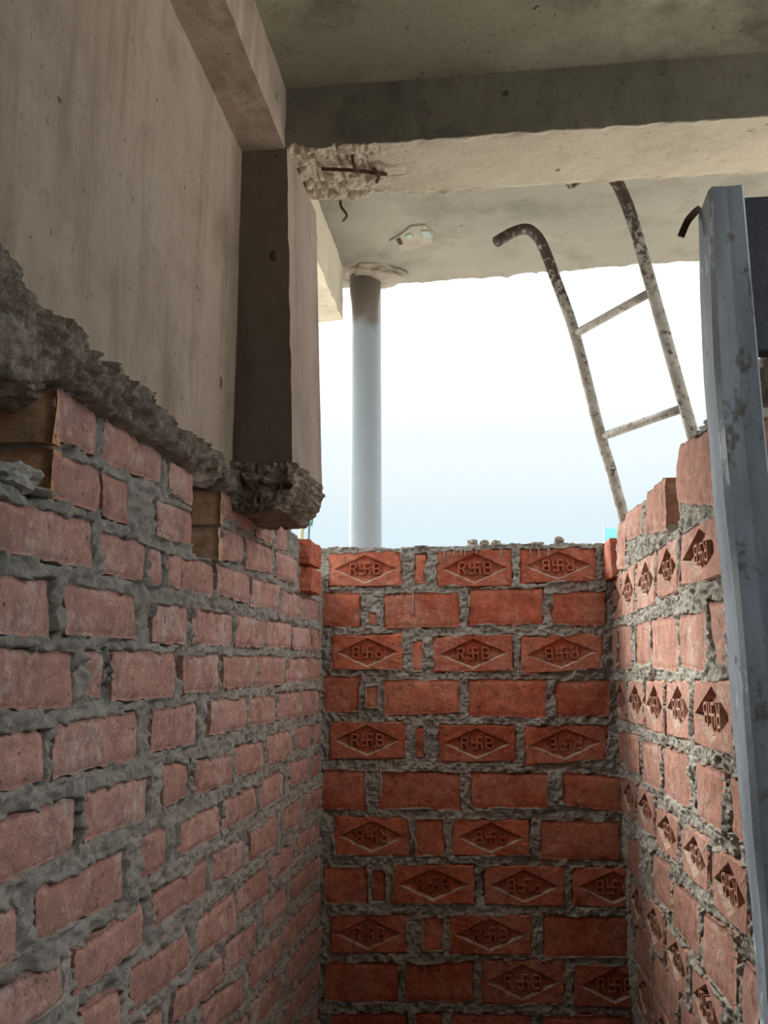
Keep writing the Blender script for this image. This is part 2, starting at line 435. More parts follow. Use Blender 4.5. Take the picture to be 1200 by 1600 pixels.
BACK = '''
f -478 336 -256 339 -257 233 -477 235
p -216 328 -183 330 -184 242 -216 240
f -147 337 73 339 70 230 -148 230
F 97 339 317 339 313 242 94 237
p -495 216 -382 215 -381 114 -493 115
p -355 160 -331 156 -331 122 -354 120
p -307 209 -86 214 -87 111 -307 108
p -55 220 159 223 156 119 -57 115
p 184 212 338 212 333 111 181 115
F -464 88 -253 91 -254 -13 -463 -13
p -227 72 -193 74 -194 -18 -227 -20
f -161 81 68 90 66 -15 -162 -20
F 94 82 324 91 319 -9 91 -25
p -492 -30 -381 -32 -380 -136 -490 -137
p -365 -59 -324 -55 -323 -123 -365 -124
p -308 -41 -89 -40 -91 -133 -308 -145
p -62 -40 162 -40 158 -146 -63 -145
p 187 -45 339 -39 335 -141 183 -144
f -469 -163 -247 -161 -247 -265 -468 -268
p -219 -179 -191 -171 -192 -261 -219 -261
f -148 -169 69 -169 67 -268 -150 -273
F 96 -173 325 -164 321 -260 93 -280
p -486 -300 -361 -299 -360 -407 -485 -409
p -321 -298 -90 -304 -91 -404 -321 -406
p -61 -300 157 -301 154 -396 -62 -398
p 200 -298 361 -306 357 -402 197 -385
F -453 -430 -235 -427 -236 -531 -452 -535
p -220 -429 -137 -427 -138 -530 -221 -532
F -113 -428 102 -428 99 -523 -115 -528
p 133 -427 350 -426 346 -526 130 -531
p -479 -565 -360 -562 -359 -661 -478 -664
p -341 -575 -305 -571 -305 -652 -341 -654
f -285 -556 -54 -551 -56 -654 -285 -659
F -26 -552 194 -549 191 -653 -28 -654
F 217 -549 435 -548 430 -651 213 -650
f -461 -695 -245 -688 -246 -788 -460 -796
p -202 -693 -140 -690 -141 -781 -203 -783
f -126 -684 100 -677 97 -779 -127 -787
p 134 -679 366 -675 361 -778 131 -786
p -476 -821 -269 -814 -269 -914 -475 -921
p -248 -813 -60 -804 -62 -907 -248 -913
f -39 -800 186 -792 182 -902 -41 -911
f 211 -801 429 -793 424 -900 207 -905
p -460 -950 -246 -941 -247 -1041 -459 -1051
p -220 -940 -150 -937 -151 -1036 -221 -1039
p -124 -939 93 -929 90 -1030 -125 -1040
p 127 -933 355 -923 350 -1020 124 -1031
'''
RIGHT = '''
p 1635 403 1310 361 1343 231 1664 299
p 1961 374 1766 371 1796 266 1986 289
p 2277 384 2055 371 2077 298 2298 317
p 2416 381 2292 371 2330 249 2455 259
F 2687 250 2412 243 2450 125 2727 129
F 2388 244 2177 242 2213 126 2425 127
F 2148 245 1915 240 1947 130 2183 129
F 1879 240 1675 236 1703 136 1908 138
F 1653 237 1358 231 1383 134 1678 143
p 2690 109 2529 108 2567 -11 2731 -13
p 2491 109 2259 105 2294 -9 2530 -12
p 2202 100 2018 100 2048 -4 2233 -3
p 2002 102 1738 94 1767 -11 2034 -8
p 1698 92 1496 90 1523 -14 1724 -4
p 1480 100 1400 99 1395 0 1443 4
F 2657 -44 2399 -40 2431 -145 2692 -151
F 2366 -39 2124 -35 2155 -140 2398 -144
F 2107 -35 1893 -31 1924 -141 2139 -143
F 1866 -31 1644 -27 1673 -133 1897 -140
F 1614 -26 1355 -22 1382 -132 1644 -136
p 2610 -184 2463 -173 2492 -267 2640 -276
p 2428 -169 2224 -161 2253 -256 2458 -267
p 2192 -176 1959 -163 1987 -264 2222 -274
p 1938 -164 1700 -157 1729 -262 1966 -264
p 1636 -163 1451 -161 1476 -259 1662 -260
p 1422 -162 1346 -160 1370 -257 1445 -251
F 2536 -295 2319 -288 2349 -384 2566 -390
F 2300 -289 2074 -283 2101 -376 2329 -384
F 2041 -298 1814 -291 1838 -377 2066 -385
F 1781 -294 1581 -285 1605 -377 1805 -382
F 1548 -291 1344 -278 1369 -381 1573 -386
p 2515 -448 2303 -424 2335 -529 2545 -545
p 2136 -412 1924 -397 1952 -497 2165 -515
p 1898 -419 1687 -407 1716 -519 1923 -509
p 1651 -416 1446 -396 1475 -514 1677 -513
p 1418 -421 1342 -416 1368 -521 1443 -520
F 2492 -549 2281 -534 2311 -634 2524 -652
F 2255 -533 2024 -516 2054 -621 2285 -635
F 2001 -533 1799 -522 1826 -622 2027 -624
F 1775 -533 1551 -520 1579 -630 1804 -640
p 2459 -648 2214 -626 2244 -729 2490 -749
p 2184 -634 1935 -617 1966 -732 2215 -741
p 1895 -625 1705 -618 1734 -731 1926 -740
F 2440 -749 2228 -729 2259 -837 2470 -849
F 2207 -738 1984 -730 2017 -847 2241 -857
'''

def parse(txt):
    out = []
    for l in txt.strip().splitlines():
        k, *n = l.split(); q = np.array(list(map(float, n))).reshape(4, 2)/1000.0
        out.append((k, q))
    return out
B_LEFT, B_BACK, B_RIGHT = parse(LEFT), parse(BACK), parse(RIGHT)
XL, XR, YB = -.49, .354, 2.6
def P_left(u, v, h):  return np.stack([XL+h, u, v+H0], -1)
def P_back(u, v, h):  return np.stack([u, YB-h, v+H0], -1)
def P_right(u, v, h): return np.stack([XR-h, u, v+H0], -1)

def sd_quads(U, V, quads):
    """signed distance (approx., negative inside) to the nearest brick quad"""
    best = np.full(U.shape, 9.0)
    for q in quads:
        x0, y0 = q.min(0)-.06; x1, y1 = q.max(0)+.06
        I = np.nonzero((U[:, 0] > x0) & (U[:, 0] < x1))[0]; J = np.nonzero((V[0] > y0) & (V[0] < y1))[0]
        if not len(I) or not len(J): continue
        sl = np.s_[I[0]:I[-1]+1, J[0]:J[-1]+1]; u = U[sl]; v = V[sl]
        c = q.mean(0); d = np.full(u.shape, -9.0)
        for a in range(4):
            p, r = q[a], q[(a+1) % 4]; e = r-p; n = np.array([e[1], -e[0]]); n = n/(np.linalg.norm(n)+1e-9)
            if np.dot(c-p, n) > 0: n = -n
            d = np.maximum(d, (u-p[0])*n[0]+(v-p[1])*n[1])
        best[sl] = np.minimum(best[sl], d)
    return best

def mortar_height(U, V, quads, seed, lap=-.0008, lapn=.006, base=-.0035, amp=.008):
    d = sd_quads(U, V, quads)
    e = lap + lapn*fbm(U*38, V*38, seed, 3) + .006*np.maximum(0, fbm(U*9, V*9, seed+5, 2)-.15)*2
    joint = base + amp*fbm(U*62, V*62, seed+9, 4) + .006*ridged(U*95, V*95, seed+10, 2) - .002 + .006*fbm(U*12, V*12, seed+3, 2) - .012*sstep(.35, .75, ridged(U*16, V*16, seed+21, 2))*sstep(.1, .5, fbm(U*5, V*5, seed+2, 1))
    lip = np.where(d < 0, .0022+.0018*fbm(U*60, V*60, seed+4, 2), 0)          # mortar smeared on to the brick stands a little proud
    h = np.where(d < 0, np.maximum(joint, lip), joint)
    inside = sstep(-e-.004, -e, d)
    return h*inside + (-.030)*(1-inside)

def gaps(U, V, H, segs, seed):
    """open, unfilled joints between bricks"""
    for u0, v0, u1, v1, w in segs:
        t = np.clip(((U-u0)*(u1-u0)+(V-v0)*(v1-v0))/((u1-u0)**2+(v1-v0)**2), 0, 1)
        d = np.hypot(U-u0-t*(u1-u0), V-v0-t*(v1-v0))+.0025*fbm(U*60, V*60, seed, 2)
        H = np.where(d < w, np.minimum(H, -.045), H)
    return H
GAPS_RIGHT = [(1.721, 0.089, 1.716, 0.006, 0.006), (1.469, 0.093, 1.47, 0.01, 0.016), (1.629, -0.044, 1.628, -0.132, 0.005), (1.677, -0.186, 1.667, -0.261, 0.006), (1.438, -0.168, 1.415, -0.275, 0.009), (1.573, -0.306, 1.579, -0.377, 0.007), (1.673, -0.427, 1.667, -0.513, 0.006), (1.436, -0.427, 1.423, -0.509, 0.006), (1.798, -0.537, 1.786, -0.629, 0.005), (1.911, -0.143, 1.922, -0.226, 0.004), (1.903, 0.207, 1.906, 0.146, 0.004), (1.89, -0.045, 1.901, -0.129, 0.005)]
GAPS_LEFT = [(0.95, 0.095, 0.96, 0.03, 0.005), (1.055, 0.246, 1.063, 0.193, 0.003), (1.098, 0.015, 1.111, -0.042, 0.006), (1.043, -0.162, 1.052, -0.219, 0.006), (1.446, -0.158, 1.459, -0.214, 0.006), (1.272, -0.333, 1.286, -0.391, 0.006), (1.622, -0.253, 1.636, -0.309, 0.006), (1.541, -0.065, 1.536, -0.117, 0.004)]

def grid_brick(q, place, seed, h0=0.0, depth=.07, nx=14, ny=9, amp=.0022, uneven=.003, rnd=.004):
    rng = np.random.RandomState(seed)
    s = np.linspace(0, 1, nx); t = np.linspace(0, 1, ny); S, T = np.meshgrid(s, t, indexing='ij')
    tl, tr, br, bl = q
    P = ((1-S)*(1-T))[..., None]*tl+(S*(1-T))[..., None]*tr+(S*T)[..., None]*br+((1-S)*T)[..., None]*bl
    U, V = P[..., 0], P[..., 1]
    L = np.linalg.norm(tr-tl); Hh = np.linalg.norm(bl-tl)
    de = np.minimum(np.minimum(S, 1-S)*L, np.minimum(T, 1-T)*Hh)
    H = h0 + amp*fbm(U*45, V*45, seed, 3) + amp*.8*fbm(U*14, V*14, seed+2, 2)
    H = H + uneven*(rng.uniform(-1, 1)*(S-.5)+rng.uniform(-1, 1)*(T-.5)) + rng.uniform(-.5, .5)*uneven
    H = H - rnd*(1-sstep(0, .010, de))
    dx = .003*vnoise(U*70, V*70, seed+7)*(de < .002); dz = .003*vnoise(U*70, V*70, seed+8)*(de < .002)
    U = U+dx; V = V+dz
    front = place(U, V, H).reshape(-1, 3)
    idx = np.arange(nx*ny).reshape(nx, ny)
    loop = np.concatenate([idx[:, 0], idx[-1, 1:], idx[-2::-1, -1], idx[0, -2:0:-1]])
    rear = place(U, V, np.full_like(H, -depth)).reshape(-1, 3)[loop]
    N = nx*ny; m = len(loop); k = np.arange(m); k2 = (k+1) % m
    quads = np.stack([idx[:-1, :-1], idx[:-1, 1:], idx[1:, 1:], idx[1:, :-1]], -1).reshape(-1, 4)
    side = np.stack([loop[k2], loop[k], N+k, N+k2], -1)
    return np.concatenate([front, rear]), [quads, side]

FROG_D, FROG_IN = .011, .0062
def frog_brick(q, place, seed, h0=0.0, depth=.07):
    """brick laid on edge with its pressed diamond recess outwards"""
    rng = np.random.RandomState(seed)
    tl, tr, br, bl = q
    bil = lambda s, t: (1-s)*(1-t)*tl+s*(1-t)*tr+s*t*br+(1-s)*t*bl
    L = np.linalg.norm(tr-tl); Hh = np.linalg.norm(bl-tl)
    n = 6
    outer = []                                              # outline in order l-apex quadrant -> top -> right -> bottom
    segs = [((0, .5), (0, 0), (.5, 0)), ((.5, 0), (1, 0), (1, .5)), ((1, .5), (1, 1), (.5, 1)), ((.5, 1), (0, 1), (0, .5))]
    dia = [(.5-.445, .5), (.5, .5-.425), (.5+.445, .5), (.5, .5+.425)]
    kx = 1-2*FROG_IN*2.2/L; ky = 1-2*FROG_IN*1.15/Hh
    v2, h, rings = [], [], [[], [], []]
    def add(uv, hh):
        v2.append(uv); h.append(hh); return len(v2)-1
    for a in range(4):
        p0, pc, p1 = segs[a]
        for k in range(2*n):
            f = k/n
            st = np.array(p0)*(1-f)+np.array(pc)*f if f <= 1 else np.array(pc)*(2-f)+np.array(p1)*(f-1)
            j = rng.uniform(-.0025, .0025, 2); rings[0].append(add(bil(*st)+j, h0-.0035+rng.uniform(-.001, .001)))
            g = k/(2*n); d0 = np.array(dia[a])*(1-g)+np.array(dia[(a+1) % 4])*g
            c = np.array([.5, .5])
            jj = rng.uniform(-.0008, .0008, 2)*(0 if k == 0 else 1)
            st1 = st*.82+d0*.18
            rings[1].append((bil(*st1), h0+rng.uniform(-.0008, .0008)))
            rings[2].append((bil(*d0)+jj, c+(d0-c)*np.array([kx, ky])))
    r1 = [add(*x) for x in rings[1]]
    r2 = [add(x[0], h0) for x in rings[2]]
    r3 = [add(bil(*x[1]), h0-FROG_D+rng.uniform(-.0004, .0004)) for x in rings[2]]
    m = 8*n; r0 = rings[0]
    cen = add(bil(.5, .5), h0-FROG_D)
    quads = []; tris = []
    for A, B in ((r0, r1), (r1, r2), (r2, r3)):
        for k in range(m): quads.append((A[k], B[k], B[(k+1) % m], A[(k+1) % m]))
    for k in range(m): tris.append((r3[k], cen, r3[(k+1) % m]))
    arr = np.array(v2); hh = np.array(h)
    co = place(arr[:, 0], arr[:, 1], hh)
    rear = place(arr[r0, 0], arr[r0, 1], np.full(m, -depth)); N = len(co)
    for k in range(m): quads.append((r0[k], r0[(k+1) % m], N+(k+1) % m, N+k))
    fac = np.zeros(len(quads)+len(tris), np.int32); fac[2*m+m//2:3*m] = 1          # light from above painted as a paler tone on the two upward facets
    return np.concatenate([co, rear]), [np.array(quads), np.array(tris)], bil, fac

# raised letters: strokes with a chamfered section, in units of letter height, x to the right, y up, z out
def letter_mesh():
    bm = bmesh.new(); w = .075
    def stroke(pts, closed=False):
        for (x0, y0), (x1, y1) in zip(pts, pts[1:]):
            d = Vector((x1-x0, y1-y0, 0)); l = d.length; d /= l; n = Vector((-d.y, d.x, 0)); e = w*.9
            lo = [Vector((x0, y0, 0))-d*e-n*w*1.1, Vector((x1, y1, 0))+d*e-n*w*1.1, Vector((x1, y1, 0))+d*e+n*w*1.1, Vector((x0, y0, 0))-d*e+n*w*1.1]
            hi = [Vector((x0, y0, .34))-d*e*.7-n*w*.8, Vector((x1, y1, .34))+d*e*.7-n*w*.8, Vector((x1, y1, .34))+d*e*.7+n*w*.8, Vector((x0, y0, .34))-d*e*.7+n*w*.8]
            a = [bm.verts.new(p) for p in lo]; b = [bm.verts.new(p) for p in hi]
            bm.faces.new(b)
            for k in range(4): bm.faces.new((a[k], a[(k+1) % 4], b[(k+1) % 4], b[k]))
    x = -1.42                                              # R
    stroke([(x, -.5), (x, .5), (x+.42, .5), (x+.56, .36), (x+.56, .14), (x+.42, 0), (x, 0)]); stroke([(x+.28, 0), (x+.6, -.5)])
    stroke([(0, -.5), (0, .5), (.46, .5)]); stroke([(0, -.5), (-.46, -.5)])      # the auspicious cross between the letters
    stroke([(-.46, .5), (-.46, 0), (.46, 0), (.46, -.5)])
    x = .86                                                # B
    stroke([(x, -.5), (x, .5), (x+.42, .5), (x+.56, .38), (x+.56, .12), (x+.44, .02), (x, 0)]); stroke([(x+.44, -.02), (x+.6, -.14), (x+.6, -.38), (x+.46, -.5), (x, -.5)])
    bmesh.ops.recalc_face_normals(bm, faces=bm.faces[:])
    me = bpy.data.meshes.new('raised_letters'); bm.to_mesh(me); bm.free(); return me
LETTERS = letter_mesh(); LETTER_ME = {}
def put_letters(bil, place, brick, loc, m, rot180, h0):
    key = m.name
    if key not in LETTER_ME:
        LETTER_ME[key] = LETTERS.copy(); LETTER_ME[key].materials.append(m)
    c = bil(.5, .49); sx = bil(.6, .5)-bil(.4, .5); sy = bil(.5, .4)-bil(.5, .6)
    p = lambda uv, h: Vector(place(np.array(uv[0]), np.array(uv[1]), np.array(h)))
    o = p(c, h0-FROG_D-.0008); ex = (p(c+sx, h0-FROG_D-.0008)-o).normalized(); ez = (p(c, h0)-p(c, h0-FROG_D)).normalized()
    ey = ez.cross(ex).normalized(); ey = ey if ey.z > 0 else -ey
    if rot180: ex, ey = -ex, -ey
    hgt = np.linalg.norm(bil(.5, 0)-bil(.5, 1))*.305
    ex = ex*hgt*1.0*min(1.0, np.linalg.norm(bil(1, .5)-bil(0, .5))/.22); ey = ey*hgt; ez = ez*hgt*.98
    ob = link('raised_letters', LETTER_ME[key], m, brick)
    ob.matrix_local = Matrix(((ex.x, ey.x, ez.x, o.x-loc.x), (ex.y, ey.y, ez.y, o.y-loc.y), (ex.z, ey.z, ez.z, o.z-loc.z), (0, 0, 0, 1)))
    return ob

def lay_bricks(wall, bricks, place, m, seed, depth=.07, opt=None):
    for i, (k, q) in enumerate(bricks):
        s = seed+i*13; rng = random.Random(s); h0 = rng.uniform(-.0025, .0025); o_ = (opt or {}).get(i, {})
        h0 = o_.get('h0', h0); mm = o_.get('m', m); dp = o_.get('depth', depth)
        c = q.mean(0); loc = Vector(place(np.array(c[0]), np.array(c[1]), np.array(0.0)))
        if k == 'p':
            L = max(np.linalg.norm(q[1]-q[0]), .02)
            co, faces = grid_brick(q, place, s, h0, dp, nx=max(6, int(L/.009)), ny=13, amp=o_.get('amp', .0036))
            link('brick', mesh_np('brick', co-np.array(loc), faces, [True, False]), mm, wall, loc)
        else:
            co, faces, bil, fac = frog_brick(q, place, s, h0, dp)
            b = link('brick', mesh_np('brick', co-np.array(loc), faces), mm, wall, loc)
            b.data.materials.append(M['dust_or_lit']); b.data.polygons.foreach_set('material_index', fac)
            b['label'] = 'brick stamped with a sunken diamond and raised letters'
            put_letters(bil, place, b, loc, mm, k == 'F', h0)

def axis(a, b, step): return np.linspace(a, b, int(round((b-a)/step))+1)

# ------------------------------------------------------------------ wall_back
us = axis(-.52, .40, .003); vs_ = axis(-1.02, .372, .003); U, V = np.meshgrid(us, vs_, indexing='ij')
Hm = mortar_height(U, V, [q for k, q in B_BACK], 11)
Uc = .5*(us[1:]+us[:-1]); Vc = .5*(vs_[1:]+vs_[:-1]); UC, VC = np.meshgrid(Uc, Vc, indexing='ij')
mask = VC < .352+.008*fbm(UC*14, UC*0+1, 3, 3)+.006*(UC+.1)
wall_back = link('wall_back', heightfield('wall_back', us, vs_, Hm, P_back, mask, .10, False), M['mortar'], smooth=False)
tag(wall_back, 'red brick end wall with diamond stamped bricks in grey mortar', 'wall', kind='structure')
lay_bricks(wall_back, B_BACK, P_back, M['brick_back'], 100)

for px_u, z0, z1, w in ((-.128, .335, .312, .0022), (-.099, .340, .318, .002), (-.078, .338, .322, .0018), (-.066, .340, .322, .0018), (-.032, .342, .325, .002),
                      (.040, .340, .318, .0026), (.126, .338, .322, .002), (.150, .338, .314, .002), (.178, .340, .318, .0026), (-.222, .214, .148, .0024), (-.056, .205, .170, .0026)):
    bm = bmesh.new(); tube(bm, [(0, 0, 0), (.001, -.001, (z1-z0)*.4), (-.001, -.001, (z1-z0)*.8), (0, -.0005, z1-z0)], [w, w*.8, w, w*1.2], 8, rough=.2, seed=int(z0*1e3))
    bm_obj('mortar_drip', bm, M['mortar'], wall_back, (px_u, YB-.0025, z0+H0), smooth=True)

# ------------------------------------------------------------------ wall_left (brick below, plaster above)
us = axis(.55, 2.6, .004); vs_ = axis(-1.02, .40, .004); U, V = np.meshgrid(us, vs_, indexing='ij')
Hm = mortar_height(U, V, [q for k, q in B_LEFT], 37, lap=-.0008)
Hm = gaps(U, V, Hm, GAPS_LEFT, 41)
hole1 = (U < .938) & (V > .186+.006*fbm(U*30, V*0, 5, 2)) & (V < .40)
hole2 = (U > 1.408) & (U < 1.578) & (V > .190+.006*fbm(U*30, V*0, 6, 2)) & (V < .36)
Hm = np.where(hole1 | hole2, -.105+.006*fbm(U*30, V*30, 8, 3), Hm)
Uc = .5*(us[1:]+us[:-1]); Vc = .5*(vs_[1:]+vs_[:-1]); UC, VC = np.meshgrid(Uc, Vc, indexing='ij')
top = np.where(UC < 1.86, .385, np.interp(UC, [1.86, 1.95, 2.12, 2.24, 2.26, 2.6], [.372, .352, .345, .325, .262, .262]))+.008*fbm(UC*22, UC*0, 9, 3)
wall_left = link('wall_left', heightfield('wall_left', us, vs_, Hm, P_left, VC < top, .12, False), M['mortar'])
tag(wall_left, 'long dusty brick wall under cement plaster on the left', 'wall', kind='structure')
opt_l = {0: dict(depth=.108), 3: dict(depth=.108), 6: dict(depth=.108), 9: dict(depth=.108)}
lay_bricks(wall_left, B_LEFT, P_left, M['brick_left'], 5000, opt=opt_l)
# toothed bricks at the far left corner, laid flat and standing proud
for z0, z1, y0, s in ((.266, .326, 2.245, 1), (.193, .254, 2.255, 2)):
    q = np.array([(y0, z1), (2.405, z1), (2.405, z0), (y0, z0)])
    co, f = grid_brick(q, P_left, 900+s, .030, .06, nx=12, ny=8, rnd=.0015)
    loc = Vector((XL+.03, 2.33, z0+H0)); link('brick', mesh_np('brick', co-np.array(loc), f), M['brick_back'], wall_left, loc, smooth=False)

# pale end faces of the bricks that show inside the two holes
def end_face(u, v0, v1, depth, s):
    q = np.array([(XL-depth, v1), (XL-.004, v1), (XL-.004, v0), (XL-depth, v0)])
    co, f = grid_brick(q, lambda a, b, h: np.stack([a, u-h, b+H0], -1), s, 0.003, .02, nx=8, ny=6, amp=.002, rnd=.003)
    loc = Vector((XL-.05, u, v0+H0)); link('brick', mesh_np('brick', co-np.array(loc), f, [True, False]), M['brick_end'], wall_left, loc)
end_face(.928, .254, .318, .10, 1); end_face(.928, .190, .246, .10, 2)
end_face(1.568, .262, .322, .10, 3); end_face(1.568, .192, .254, .10, 4)

# upper plastered wall (a part of wall_left)
us = axis(-1.6, 1.66, .02); vs_ = axis(.36, 1.20, .02); U, V = np.meshgrid(us, vs_, indexing='ij')
Hp = .001 + .003*fbm(U*3, V*3, 71, 3)+.0012*fbm(U*14, V*14, 72, 3)
plaster = link('plaster', heightfield('plaster', us, vs_, Hp, P_left, None, .12), M['plaster'], wall_left)
plaster['label'] = 'tan cement plaster above the bricks'
# the ragged broken edge between plaster and bricks
us = axis(.55, 1.66, .0032); vs_ = axis(.235, .475, .0032); U, V = np.meshgrid(us, vs_, indexing='ij')
lo = np.interp(U, [.55, .80, .86, .925, 1.0, 1.39, 1.40, 1.56, 1.575, 1.66], [.275, .280, .300, .322, .318, .318, .325, .345, .325, .325])+.007*fbm(U*34, U*0, 51, 3)
hi = np.interp(U, [.55, .79, .85, .93, 1.12, 1.38, 1.6, 1.66], [.42, .402, .380, .388, .386, .374, .372, .372])+.012*fbm(U*26, V*26, 52, 3)
e = np.minimum(V-lo, hi-V); inn = sstep(-.003, .004, e)
near = sstep(.96, .88, U)
rough = .008*ridged(U*80, V*80, 58, 2)-.010*sstep(.15, .5, fbm(U*95, V*70, 59, 2))+.010*ridged(U*46+.3*fbm(U*20, V*20, 1, 2)*2, V*46, 53, 3)+.010*fbm(U*24, V*24, 54, 3)-.010*sstep(.2, .6, fbm(U*60, V*60, 55, 2))
Hr = inn*(.010+rough*(1-.35*near)+near*(.014+.012*fbm(U*13, V*13, 57, 2))*sstep(0, .05, V-lo+.01)+.004) + (1-inn)*(-.02)
cm = (inn[1:, 1:] > .02) | (inn[:-1, :-1] > .02)
rub = link('broken_edge', heightfield('broken_edge', us, vs_, Hr, P_left, cm, .035), M['rubble'], wall_left)
rub['label'] = 'ragged broken concrete edge between plaster and bricks'
# chunk of broken stone wedged in the top of the second hole
bm = bmesh.new(); lump(bm, (0, 0, 0), 1, 5, .050, .085, .030, 3, .3)
ch = bm_obj('stone_chunk', bm, M['rubble'], wall_left, (XL-.025, 1.475, .345+H0)); ch.rotation_euler = (R(22), 0, 0)
bm = bmesh.new(); lump(bm, (0, 0, 0), 1, 9, .055, .18, .035, 4, .3)
ch = bm_obj('stone_chunk', bm, M['rubble'], wall_left, (XL-.035, .78, .315+H0))
wall_left_base = None

# ------------------------------------------------------------------ wall_right
us = axis(1.34, 2.62, .0032); vs_ = axis(-1.02, .43, .0032); U, V = np.meshgrid(us, vs_, indexing='ij')
Hm = mortar_height(U, V, [q for k, q in B_RIGHT], 61, lap=-.0008, lapn=.006, base=-.004)
Hm = gaps(U, V, Hm, GAPS_RIGHT, 65)
gap = (U > 1.652) & (U < 1.788) & (V > .252)
Hm = np.where(gap, -.09, Hm)
Uc = .5*(us[1:]+us[:-1]); Vc = .5*(vs_[1:]+vs_[:-1]); UC, VC = np.meshgrid(Uc, Vc, indexing='ij')
top = np.interp(UC, [1.05, 1.30, 1.48, 1.60, 1.645, 1.652, 1.788, 1.80, 1.98, 2.10, 2.26, 2.32, 2.47, 2.475, 2.62],
                    [.385, .388, .394, .385, .350, .262, .262, .366, .372, .362, .372, .372, .345, .25, .25])+.004*fbm(UC*30, UC*0, 4, 3)
near = np.interp(VC, [-1.5, 1], [1.352, 1.352])
wall_right = link('wall_right', heightfield('wall_right', us, vs_, Hm, P_right, (VC < top) & (UC > near), .09, False), M['mortar_right'])
tag(wall_right, 'sunlit brick wall with broken top and stamped bricks beside the steel post', 'wall', kind='structure')
def clip_right(b):
    out = []
    for k, q in b:
        q = q.copy(); lim = np.interp(q[:, 1].mean(), [-1.5, 1], [1.358, 1.358])
        if q[:, 0].max()-lim < .02: continue
        q[:, 0] = np.maximum(q[:, 0], lim)
        if abs(q[0, 0]-q[1, 0]) < .12: k = 'p'
        out.append((k, q))
    return out
lay_bricks(wall_right, B_RIGHT, P_right, M['brick_right'], 9000, depth=.075)
q = np.array([(2.488, .353), (2.61, .353), (2.61, .243), (2.488, .243)])
co, f = grid_brick(q, P_right, 77, .016, .09, nx=9, ny=8); loc = Vector((XR, 2.55, .25+H0))
link('brick', mesh_np('brick', co-np.array(loc), f), M['brick_back'], wall_right, loc)

def footing(wall, x0, x1, y0, y1, m):
    bm = bmesh.new(); box(bm, x0, x1, y0, y1, 0, H0-1.0); bm_obj('footing', bm, m, wall)
footing(wall_back, -.52, .40, YB, YB+.1, M['mortar']); footing(wall_left, XL-.12, XL, .55, 2.6, M['mortar']); footing(wall_right, XR, XR+.09, 1.352, 2.6, M['mortar_right'])

# ------------------------------------------------------------------ column, beams, slabs
ZB, ZC, ZS = 1.0505, 1.185, 1.5
us = axis(0, 1, 1/28); 
def column():
    # lofted pier: slightly leaning inner face, ragged bottom
    bm = bmesh.new(); n = 60; zs = np.linspace(.372, ZB+.004, n); rings = []
    for i, z in enumerate(zs):
        xr = -.370+(-.393+.370)*(z-.377)/(1.046-.377); rg = []
        c = [(-.52, 1.617), (xr, 1.617), (xr+.008, 1.885), (-.52, 1.885)]
        for a in range(4):
            p, r = c[a], c[(a+1) % 4]
            for k in range(10):
                t = k/10; x = p[0]*(1-t)+r[0]*t; y = p[1]*(1-t)+r[1]*t
                nz = .0022*float(fbm(np.array(z*22+a*9), np.array(t*6.0), 33, 3))
                zz = z-(.012*float(fbm(np.array(t*9+a*5), np.array(2.0), 3, 2))+.010 if i == 0 else 0)
                if a == 0: y -= nz
                elif a == 1: x += nz
                elif a == 2: y += nz
                rg.append(bm.verts.new((x, y, zz+H0)))
        rings.append(rg)
    m = 40
    for i in range(n-1):
        for k in range(m): bm.faces.new((rings[i][k], rings[i][(k+1) % m], rings[i+1][(k+1) % m], rings[i+1][k]))
    bm.faces.new(rings[0]); bm.faces.new(rings[-1])
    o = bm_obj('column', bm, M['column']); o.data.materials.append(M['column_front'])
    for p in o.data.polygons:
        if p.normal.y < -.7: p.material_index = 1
    tag(o, 'plastered concrete column with a broken lower end above the left bricks', 'column', kind='structure')
    # broken stump
    us = np.linspace(0, 1, 90); bm = bmesh.new(); rings = []; n2 = 34
    for i in range(n2):
        t = i/(n2-1); z = .385-.088*t
        shrink = .012*t+.055*max(0, t-.55)**1.3/.45**.3
        c = [(-.50, 1.610+shrink*.6), (-.366-shrink*.9, 1.610+shrink*.6), (-.360-shrink, 1.882-shrink*.6), (-.50, 1.882-shrink*.6)]
        rg = []
        for a in range(4):
            p, r = c[a], c[(a+1) % 4]
            for k in range(22):
                s = k/22; x = p[0]*(1-s)+r[0]*s; y = p[1]*(1-s)+r[1]*s
                dn = .011*float(ridged(np.array((a+s)*9.0), np.array(z*60), 91, 3))+.006*float(fbm(np.array((a+s)*20.), np.array(z*120), 92, 2))
                if .42 < t < .55 and a == 0: dn -= .018
                if a == 0: y -= dn
                elif a == 1: x += dn
                elif a == 2: y += dn
                rg.append(bm.verts.new((x, y, z+H0+.006*float(vnoise(np.array((a+s)*12.), np.array(t*3.), 8)))))
        rings.append(rg)
    m = 88
    for i in range(n2-1):
        for k in range(m): bm.faces.new((rings[i][k], rings[i][(k+1) % m], rings[i+1][(k+1) % m], rings[i+1][k]))
    bm.faces.new(rings[0]); bm.faces.new(rings[-1])
    s = bm_obj('broken_stump', bm, M['rubble'], o); s['label'] = 'crumbling broken foot of the column'
column()

